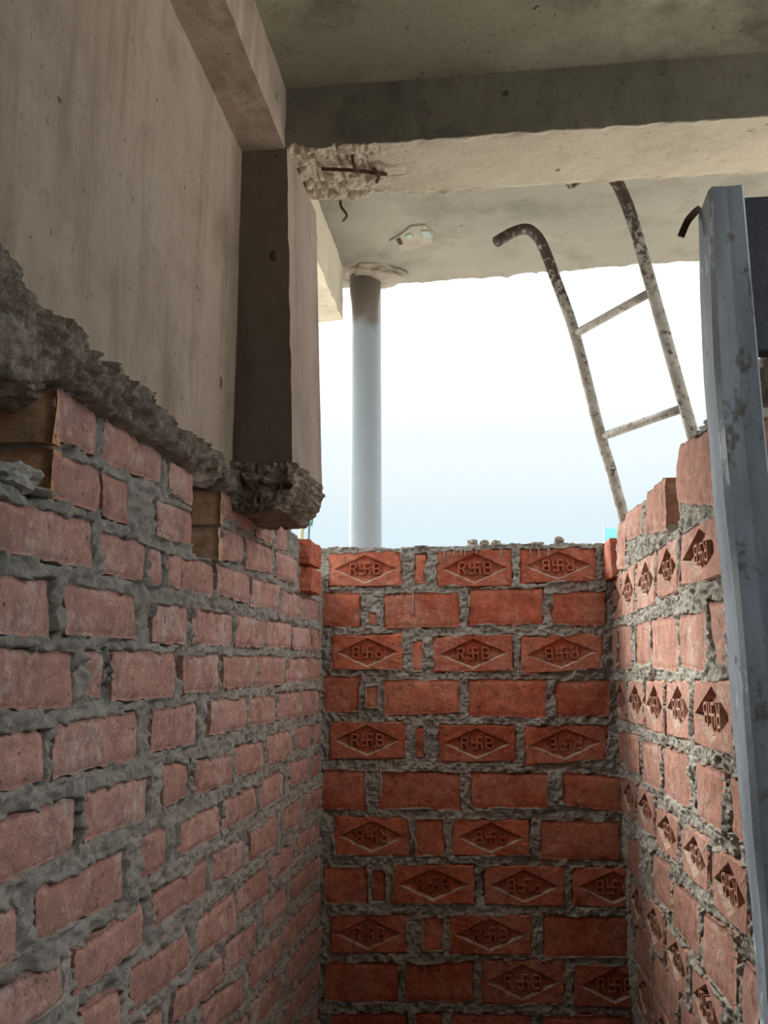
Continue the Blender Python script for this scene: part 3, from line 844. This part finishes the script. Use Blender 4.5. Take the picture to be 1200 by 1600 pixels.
def beam_mesh(name, x0, x1, y0, y1, z0, z1, n, edge=.006, seed=1, dmg=None):
    """beam along X: front face (at y0), soffit, back face, as one lofted section with worn edges"""
    xs = np.linspace(x0, x1, n); sec = []
    for k in range(10): sec.append((0, 1-k/10))            # front, top to bottom
    for k in range(56): sec.append((k/56, 0))              # soffit
    for k in range(6): sec.append((1, k/6))
    sec.append((1, 1))
    A = np.array(sec); co = np.zeros((n, len(A), 3))
    for i, x in enumerate(xs):
        y = y0+(y1-y0)*A[:, 0]; z = z0+(z1-z0)*A[:, 1]
        ef = edge*fbm(np.full(len(A), x*26), A[:, 0]*9+A[:, 1]*3, seed, 3)
        z = z+np.where(A[:, 1] < .02, ef*(.9*sstep(.10, 0, A[:, 0])+.8*sstep(.92, 1, A[:, 0])+.1), 0); y = y+np.where(A[:, 0] < .01, ef*.35, 0)
        if dmg is not None: z = z+np.where(A[:, 1] < .02, dmg(x, A[:, 0]), 0)
        co[i] = np.stack([np.full(len(A), x), y, z+H0], -1)
    m = len(A); idx = np.arange(n*m).reshape(n, m)
    quads = np.stack([idx[:-1, :-1], idx[1:, :-1], idx[1:, 1:], idx[:-1, 1:]], -1).reshape(-1, 4)
    topq = np.stack([idx[:-1, -1], idx[1:, -1], idx[1:, 0], idx[:-1, 0]], -1)
    me = mesh_np(name, co.reshape(-1, 3), [quads, topq])
    return me
def dmg(x, t):
    w = sstep(-.13, -.30, np.full(len(t), x))
    return w*(.012*sstep(.25, .75, ridged(np.full(len(t), x*22), t*4, 66, 3))+.005*fbm(np.full(len(t), x*70), t*14, 67, 3))
cb_me = beam_mesh('cross_beam', -.56, .95, 1.617, 1.825, ZB, ZC+.01, 520, .007, 5, dmg)
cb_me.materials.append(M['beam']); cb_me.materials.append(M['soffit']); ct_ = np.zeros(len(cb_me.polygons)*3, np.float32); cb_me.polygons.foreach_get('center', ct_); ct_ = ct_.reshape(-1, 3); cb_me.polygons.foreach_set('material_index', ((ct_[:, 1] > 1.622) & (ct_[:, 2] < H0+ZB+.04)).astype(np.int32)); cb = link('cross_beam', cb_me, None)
tag(cb, 'long concrete beam with a dark front crossing above the shaft', 'beam', kind='structure')
# bars exposed in the chipped end of the beam
for pts, r in (([(-.335, 1.69, ZB-.006), (-.27, 1.70, ZB-.008), (-.20, 1.735, ZB-.002)], .004),
               ([(-.262, 1.655, ZB+.004), (-.262, 1.66, ZB-.012), (-.258, 1.69, ZB-.018), (-.257, 1.70, ZB-.01)], .0035),
               ([(-.225, 1.70, ZB-.004), (-.215, 1.715, ZB-.016), (-.222, 1.735, ZB-.018)], .004)):
    bm = bmesh.new(); tube(bm, [Vector(p)+Vector((0, 0, H0)) for p in curve_pts(pts, 5)], r, 8, rough=.15, seed=3)
    o = bm_obj('exposed_bar', bm, M['rusty'], cb); o['label'] = 'rusty reinforcing bar in the chipped beam end'
lb_me = None
bm = bmesh.new()
def left_beam():
    n = 120; ys = np.linspace(-1.6, 1.66, n); sec = [(0, 0)]+[(k/8, 0) for k in range(1, 9)]+[(1, k/8) for k in range(1, 9)]
    A = np.array(sec); co = np.zeros((n, len(A), 3))
    for i, y in enumerate(ys):
        e = .0025*fbm(np.full(len(A), y*15), A[:, 0]*4+A[:, 1]*4, 14, 3)
        x = -.52+(-.398+.52)*A[:, 0]+np.where(A[:, 0] > .99, e, 0); z = ZB+(ZC+.01-ZB)*A[:, 1]+np.where(A[:, 1] < .01, e, 0)
        co[i] = np.stack([x, np.full(len(A), y), z+H0], -1)
    m = len(A); idx = np.arange(n*m).reshape(n, m)
    q = np.stack([idx[:-1, :-1], idx[:-1, 1:], idx[1:, 1:], idx[1:, :-1]], -1).reshape(-1, 4)
    cap = [idx[-1, :].tolist()]
    me = mesh_np('wall_beam', co.reshape(-1, 3), [q, np.stack([idx[:-1, -1], idx[:-1, 0], idx[1:, 0], idx[1:, -1]], -1)])
    o = link('wall_beam', me, M['plaster'])
    tag(o, 'plastered beam running along the top of the left wall', 'beam', kind='structure')
left_beam()

us = axis(-.7, .82, .02); vs_ = axis(-1.6, 1.63, .02); U, V = np.meshgrid(us, vs_, indexing='ij')
Hc = .003*fbm(U*6, V*6, 15, 4)
ceil = link('ceiling', heightfield('ceiling', us, vs_, Hc, lambda u, v, h: np.stack([u, v, ZC-h+H0], -1), None, .12), M['ceiling'])
tag(ceil, 'stained grey concrete ceiling slab inside the room', 'ceiling', kind='structure')

us = axis(-.86, 1.06, .008); vs_ = axis(0, 1, .01); U, T = np.meshgrid(us, vs_, indexing='ij')
edge = np.interp(U, [-.86, -.39, .217, .80, 2.6], [3.33, 3.300, 3.258, 3.227, 3.2])+.014*fbm(U*12, U*0, 26, 5)
Vw = 1.80+(edge-1.80)*T
Hs = .004*fbm(U*8, Vw*8, 25, 4)-.012*sstep(.985, 1, T)*(1+fbm(U*30, U*0, 27, 3))
slab = link('outer_slab', heightfield('outer_slab', us, vs_, Hs, lambda u, v, h: np.stack([u, 1.80+(edge-1.80)*v, ZS-h+H0], -1), None, .12), M['slab'])
tag(slab, 'pale concrete slab soffit with ragged outer edge beyond the beam', 'slab', kind='structure')
# patch of old tile bits in the soffit
def poly_plate(name, pts, z, t, m, parent, label=None):
    bm = bmesh.new(); a = [bm.verts.new((x, y, z+H0)) for x, y in pts]; b = [bm.verts.new((x*.98+.02*pts[0][0], y*.98+.02*pts[0][1], z-t+H0)) for x, y in pts]
    bm.faces.new(a); bm.faces.new(b); n = len(a)
    for k in range(n): bm.faces.new((a[k], a[(k+1) % n], b[(k+1) % n], b[k]))
    o = bm_obj(name, bm, m, parent)
    if label: o['label'] = label
    return o
poly_plate('cement_patch', [(-.325, 2.90), (-.28, 2.86), (-.235, 2.80), (-.185, 2.80), (-.16, 2.87), (-.175, 2.93), (-.22, 2.965), (-.285, 2.975), (-.30, 2.93)], ZS+.002, .010, M['collar'], slab, 'rough cement patch in the soffit')
poly_plate('tile_chip', [(-.262, 2.86), (-.245, 2.845), (-.236, 2.875), (-.255, 2.885)], ZS-.008, .004, M['tile'], slab)
poly_plate('tile_chip', [(-.205, 2.83), (-.178, 2.835), (-.168, 2.88), (-.20, 2.885)], ZS-.008, .004, M['tile'], slab)
poly_plate('tile_chip', [(-.297, 2.885), (-.283, 2.875), (-.279, 2.92), (-.293, 2.925)], ZS-.008, .004, M['holedark'], slab)
bm = bmesh.new(); tube(bm, [Vector(p)+Vector((0, 0, H0)) for p in curve_pts([(-.455, 2.62, ZS+.01), (-.452, 2.62, ZS-.02), (-.435, 2.63, ZS-.045), (-.45, 2.65, ZS-.055)], 5)], .0045, 8, seed=2)
o = bm_obj('bar_hook', bm, M['rusty'], slab); o['label'] = 'small rusty bar hook under the slab'

# beam beyond the column, under the outer slab
bm = bmesh.new()
def outer_beam():
    n = 60; ys = np.linspace(1.87, 3.10, n); sec = [(0, 0)]+[(k/8, 0) for k in range(1, 9)]+[(1, k/8) for k in range(1, 9)]
    A = np.array(sec); co = np.zeros((n, len(A), 3))
    for i, y in enumerate(ys):
        zb = 1.43+(1.275-1.43)*min(1, max(0, (y-2.575)/(3.08-2.575))) if y > 2.575 else 1.43
        zb = 1.285
        e = .007*fbm(np.full(len(A), y*25), A[:, 0]*4+A[:, 1]*2, 44, 3)
        x = -.80+(-.525+.80)*A[:, 0]+np.where(A[:, 0] > .99, e*.5, 0); z = zb+(ZS+.01-zb)*A[:, 1]+np.where(A[:, 1] < .01, e, 0)
        co[i] = np.stack([x, np.full(len(A), y+.012*fbm(A[:, 0]*8, A[:, 1]*8, 3, 2)*(i == n-1)), z+H0], -1)
    m = len(A); idx = np.arange(n*m).reshape(n, m)
    q = np.stack([idx[:-1, :-1], idx[:-1, 1:], idx[1:, 1:], idx[1:, :-1]], -1).reshape(-1, 4)
    cl = np.stack([idx[:-1, -1], idx[:-1, 0], idx[1:, 0], idx[1:, -1]], -1)
    # end caps as fans
    c0 = [[idx[-1, 0], idx[-1, k], idx[-1, k+1]] for k in range(1, m-1)]; c1 = [[idx[0, 0], idx[0, k+1], idx[0, k]] for k in range(1, m-1)]
    me = mesh_np('outer_beam', co.reshape(-1, 3), [q, cl, np.array(c0+c1)])
    o = link('outer_beam', me, M['soffit'])
    tag(o, 'short rough concrete beam under the outer slab behind the column', 'beam', kind='structure')
outer_beam()

# ------------------------------------------------------------------ ground outside and room floor
us = axis(-30, 30, 1.5); vs_ = axis(-25, 30, 1.5); U, V = np.meshgrid(us, vs_, indexing='ij')
fl = link('floor', heightfield('floor', us, vs_, U*0, lambda u, v, h: np.stack([u, v, h], -1), None, .2), M['ground'])
tag(fl, 'bare concrete floor and terrace below the walls', 'floor', kind='structure')

bm = bmesh.new(); box(bm, XL-.12, XL, -1.6, .56, 0, .37+H0)
tag(bm_obj('wall_left_rear', bm, M['mortar']), 'lower left wall beside the camera', 'wall', kind='structure')
bm = bmesh.new(); box(bm, -.61, .94, -1.72, -1.6, 0, ZC+H0)
tag(bm_obj('wall_rear', bm, M['plaster']), 'rear room wall behind the camera', 'wall', kind='structure')
bm = bmesh.new(); box(bm, .82, .94, -1.6, .1, 0, ZC+H0); box(bm, .82, .94, .1, 1.40, 0, H0+.10)  # unseen wall; its opening and low sill are added to shape the fill
tag(bm_obj('wall_far_right', bm, M['plaster']), 'unseen right side wall, its opening and sill shaped for the light', 'wall', kind='structure')

us = axis(XL, XR, .04); vs_ = axis(.6, YB, .04); U, V = np.meshgrid(us, vs_, indexing='ij')
sf = link('shaft_light_absorber', heightfield('shaft_light_absorber', us, vs_, .012+.01*fbm(U*7, V*7, 4, 3), lambda u, v, h: np.stack([u, v, h], -1), None, 0), M['bounce_dark'])  # unseen dark sheet, added to cut light bouncing up the walls
tag(sf, 'added dark sheet on the unseen floor that cuts bounce light on the walls', 'floor', kind='structure')

# ------------------------------------------------------------------ drain pipe
dp = empty('drain_pipe', (-.46, 3.175, 0)); tag(dp, 'grey plastic drain pipe rising into the slab behind the brick wall', 'pipe')
bm = bmesh.new(); tube(bm, [Vector((.010-.0165*0, 0, 0))+Vector((.012*(1-z/3), 0, z)) for z in np.linspace(0, H0+ZS+.02, 12)], .0605, 48)
bm_obj('pipe', bm, M['pvc'], dp, smooth=True)
bm = bmesh.new(); lump(bm, (0, 0, 0), 1, 12, .115, .105, .035, 4, .25); bm_obj('cement_collar', bm, M['collar'], dp, (.045, .01, H0+ZS-.002), smooth=True)
# ------------------------------------------------------------------ ladder
lad = empty('ladder', (.47, 2.70, 0)); tag(lad, 'worn grey steel pipe ladder with hooked rail tops against the sky', 'ladder')
LP = Vector((.47, 2.70, -H0))
railL = [(.645, 3.08, -.36), (.456, 2.964, .489), (.385, 2.920, .766), (.309, 2.873, 1.104), (.244, 2.833, 1.301), (.211, 2.813, 1.391), (.186, 2.797, 1.431), (.152, 2.776, 1.445), (.103, 2.746, 1.419), (.051, 2.714, 1.374)]
railR = [(.948, 2.82, -.70), (.589, 2.599, .772), (.508, 2.549, 1.104), (.457, 2.518, 1.307), (.424, 2.498, 1.402), (.396, 2.480, 1.442), (.362, 2.459, 1.456), (.313, 2.429, 1.430), (.261, 2.397, 1.385)]
railL[0] = (.456+(.456-.309)*1.9*.98, 2.964+(2.964-2.873)*1.85, -.70)
for pts, nm in ((railL, 'side_rail'), (railR, 'side_rail')):
    cp = curve_pts(pts, 6); bm = bmesh.new()
    rs = .0182
    tube(bm, [p-LP for p in cp], rs, 16, rough=.03, seed=4); bm_obj(nm, bm, M['ladder'], lad, smooth=True)
RL = [((.508, 2.549, 1.104), (.309, 2.873, 1.104)), ((.561, 2.578, .766), (.37, 2.9, .766))]
A1, B1, A2, B2 = Vector((.508, 2.549, 1.104)), Vector((.309, 2.873, 1.104)), Vector((.593, 2.602, .756)), Vector((.388, 2.922, .756))
for k in range(4):
    a = A1+(A2-A1)*k; b = B1+(B2-B1)*k; bm = bmesh.new()
    tube(bm, [(a+(b-a)*t)-LP for t in (.03, .25, .5, .75, .97)], .0135, 14, rough=.03, seed=k); bm_obj('rung', bm, M['ladder'], lad, smooth=True)

# ------------------------------------------------------------------ steel door frame on the right
fr = empty('door_frame', (.40, 1.25, 0)); tag(fr, 'weathered grey steel door frame post beside the right brick wall', 'door frame')
FP = Vector((.40, 1.25, -H0))
BL = [(.3430, .75), (.3388, .586), (.3364, .357), (.3397, .228), (.3428, .103), (.3435, -.068), (.3488, -.188), (.3532, -.327), (.3559, -.482), (.380, -1.5)]
FL = [(.3470, .75), (.3428, .553), (.3394, .356), (.3430, .215), (.3460, .097), (.3478, -.058), (.3500, -.218), (.3540, -.454), (.378, -1.5)]
FR = [(.3968, .75), (.3994, .488), (.4015, .306), (.408, 0), (.42, -.5), (.45, -1.5)]
bm = bmesh.new(); rings = []; N = 48
ip = lambda z, T: float(np.interp(z, [p[1] for p in T][::-1], [p[0] for p in T][::-1]))
for i in range(N):
    z = .716+(-1.5-.716)*i/(N-1)
    f = (ip(z, FL), 1.275); b = (ip(z, BL), 1.350); w = ip(z, FR)-f[0]
    wob = .0025*float(vnoise(np.array(z*9), np.array(1.), 3))
    prof = [(b[0]+.004, b[1]), (b[0]+wob, b[1]-.006), (f[0]+wob-.002, f[1]+.012), (f[0]+.004, f[1]), (f[0]+w*.5, f[1]+.002), (f[0]+w-.004, f[1]), (f[0]+w, f[1]+.006), (f[0]+w, b[1])]
    tz = (-.006 if False else 0)
    rings.append([bm.verts.new(Vector((x, y, z+(-.012*(k in (0, 1)) if i == 0 else 0)))-FP) for k, (x, y) in enumerate(prof)])
for i in range(N-1):
    for k in range(8): bm.faces.new((rings[i][k], rings[i][(k+1) % 8], rings[i+1][(k+1) % 8], rings[i+1][k]))
bm.faces.new(rings[0]); bm.faces.new(rings[-1])
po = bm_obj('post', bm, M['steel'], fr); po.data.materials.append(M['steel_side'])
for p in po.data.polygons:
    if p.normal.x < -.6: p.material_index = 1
bm = bmesh.new()
def bar(bm, pts, w, t):
    P = [Vector(p)-FP for p in pts]; rr = []
    for i, p in enumerate(P):
        d = (P[min(i+1, len(P)-1)]-P[max(0, i-1)]).normalized(); s = d.cross(Vector((0, 1, 0))).normalized(); n = d.cross(s)
        rr.append([bm.verts.new(p+s*a*w+n*c*t) for a, c in ((-1, -1), (1, -1), (1, 1), (-1, 1))])
    for i in range(len(rr)-1):
        for k in range(4): bm.faces.new((rr[i][k], rr[i][(k+1) % 4], rr[i+1][(k+1) % 4], rr[i+1][k]))
    bm.faces.new(rr[0]); bm.faces.new(rr[-1])
bar(bm, curve_pts([(.350, 1.352, .722), (.340, 1.345, .712), (.326, 1.338, .694), (.314, 1.335, .668)], 4), .0055, .0025)
o = bm_obj('holdfast', bm, M['rusty'], fr); o['label'] = 'bent rusty holdfast strap'
bm = bmesh.new(); lump(bm, (0, 0, 0), 1, 2, .011, .011, .008, 2, .2); bm_obj('weld_bead', bm, M['rusty'], fr, Vector((.368, 1.305, .719))-FP)
# dark steel leaf behind the post and the rough masonry under it
dl = empty('door_leaf', (.50, 1.42, 0)); tag(dl, 'dark steel panel edge behind the door frame post at far right', 'panel')
bm = bmesh.new(); box(bm, -.075, .30, 0, .035, H0+.503, H0+.775); bmesh.ops.bevel(bm, geom=bm.edges[:], offset=.003, segments=1, affect='EDGES')
bm_obj('panel', bm, M['dark_steel'], dl)
bm = bmesh.new(); box(bm, -.075, -.06, -.015, 0.0, H0+.505, H0+.76); bm_obj('edge_strip', bm, M['dark_steel'], dl)
us = axis(.42, 1.3, .012); vs_ = axis(-1.5, .53, .012); U, V = np.meshgrid(us, vs_, indexing='ij')
Hj = .022*ridged(U*11, V*11, 83, 4)+.012*fbm(U*30, V*30, 84, 3)
uc = .5*(us[1:]+us[:-1]); vc = .5*(vs_[1:]+vs_[:-1]); jmask = vc[None, :] < np.where((uc < .482) & (uc > .44), .505, .53)[:, None]+0*uc[:, None]
jm = link('wall_jamb', heightfield('wall_jamb', us, vs_, Hj, lambda u, v, h: np.stack([u, 1.52-h, v+H0], -1), jmask, .12), M['rubble'])
tag(jm, 'rough dark masonry jamb behind the steel post', 'wall', kind='structure')

# ------------------------------------------------------------------ small things
lump_lab = ['leftmost mortar crumb of the three on the end wall top', 'middle mortar crumb of the three on the end wall top', 'rightmost mortar crumb of the three on the end wall top',
            'low flat mortar crumb on the end wall top near the ladder side', 'tall mortar crumb alone on the end wall top nearest the right wall']
for i, (x, r, sz, sx) in enumerate(((-.043, .013, 1.0, 1.1), (-.008, .012, .95, 1.1), (.025, .012, .9, 1.2), (.147, .013, .5, 1.7), (.212, .014, 1.1, .95))):
    bm = bmesh.new(); lump(bm, (0, 0, 0), r, 20+i, sx, 1, sz, 3, .35)
    o = bm_obj('mortar_lump', bm, M['collar'], None, (x, 2.625, .352+H0+r*sz*.75)); tag(o, lump_lab[i], 'mortar lump', 'mortar crumbs on the end wall top')
bm = bmesh.new(); lump(bm, (0, 0, 0), 1, 31, .026, .030, .016, 3, .4); o = bm_obj('mortar_lump', bm, M['white_mortar'], None, (-.505, .868, .200+H0))
tag(o, 'whitish mortar lump lying in the hole at the left edge', 'mortar lump')
bm = bmesh.new(); lump(bm, (0, 0, 0), 1, 32, .018, .022, .006, 2, .4); o = bm_obj('mortar_lump', bm, M['white_mortar'], None, (-.502, .915, .192+H0))
tag(o, 'flat mortar scrap on the ledge under the pale orange brick', 'mortar lump')
for nm, pts, r, m, lab in (('conduit', [(-.64, 2.9, -.3), (-.628, 2.9, .40), (-.612, 2.9, .55), (-.610, 2.9, .75), (-.62, 2.9, 1.28)], .0075, 'wire_cream', 'pale cream conduit behind the broken end of the left wall'),
                           ('cable', [(-.60, 2.88, -.3), (-.598, 2.88, .41), (-.588, 2.88, .47), (-.582, 2.88, .56), (-.585, 2.88, .75), (-.60, 2.88, 1.28)], .0035, 'wire_green', 'thin green cable hanging beside the cream conduit')):
    bm = bmesh.new(); tube(bm, [Vector(p)+Vector((0, 0, H0)) for p in curve_pts(pts, 8)], r, 10); tag(bm_obj(nm, bm, M[m], smooth=True), lab, 'cable')

# far building with turquoise parapet and a roof railing
fb = empty('distant_building', (5.6, 31, 0)); tag(fb, 'distant pale building with turquoise parapet and roof railing', 'building')
bm = bmesh.new(); box(bm, -1.6, 1.6, -1, 2, 0, 5.75); bm_obj('facade', bm, M['pale'], fb)
bm = bmesh.new(); box(bm, -1.6, 1.6, -1.03, -.9, 5.62, 6.06); bm_obj('parapet', bm, M['turquoise'], fb)
bm = bmesh.new()
for z in (6.28, 6.40): box(bm, -1.66, 1.6, -.99, -.95, z, z+.03)
bm_obj('railing', bm, M['rail'], fb)
for x in (-1.66, -.6, .5, 1.57):
    bm = bmesh.new(); box(bm, x, x+.05, -1.0, -.94, 5.7 if x > -1.6 else 0, 6.46); bm_obj('railing_post', bm, M['rail'], fb)
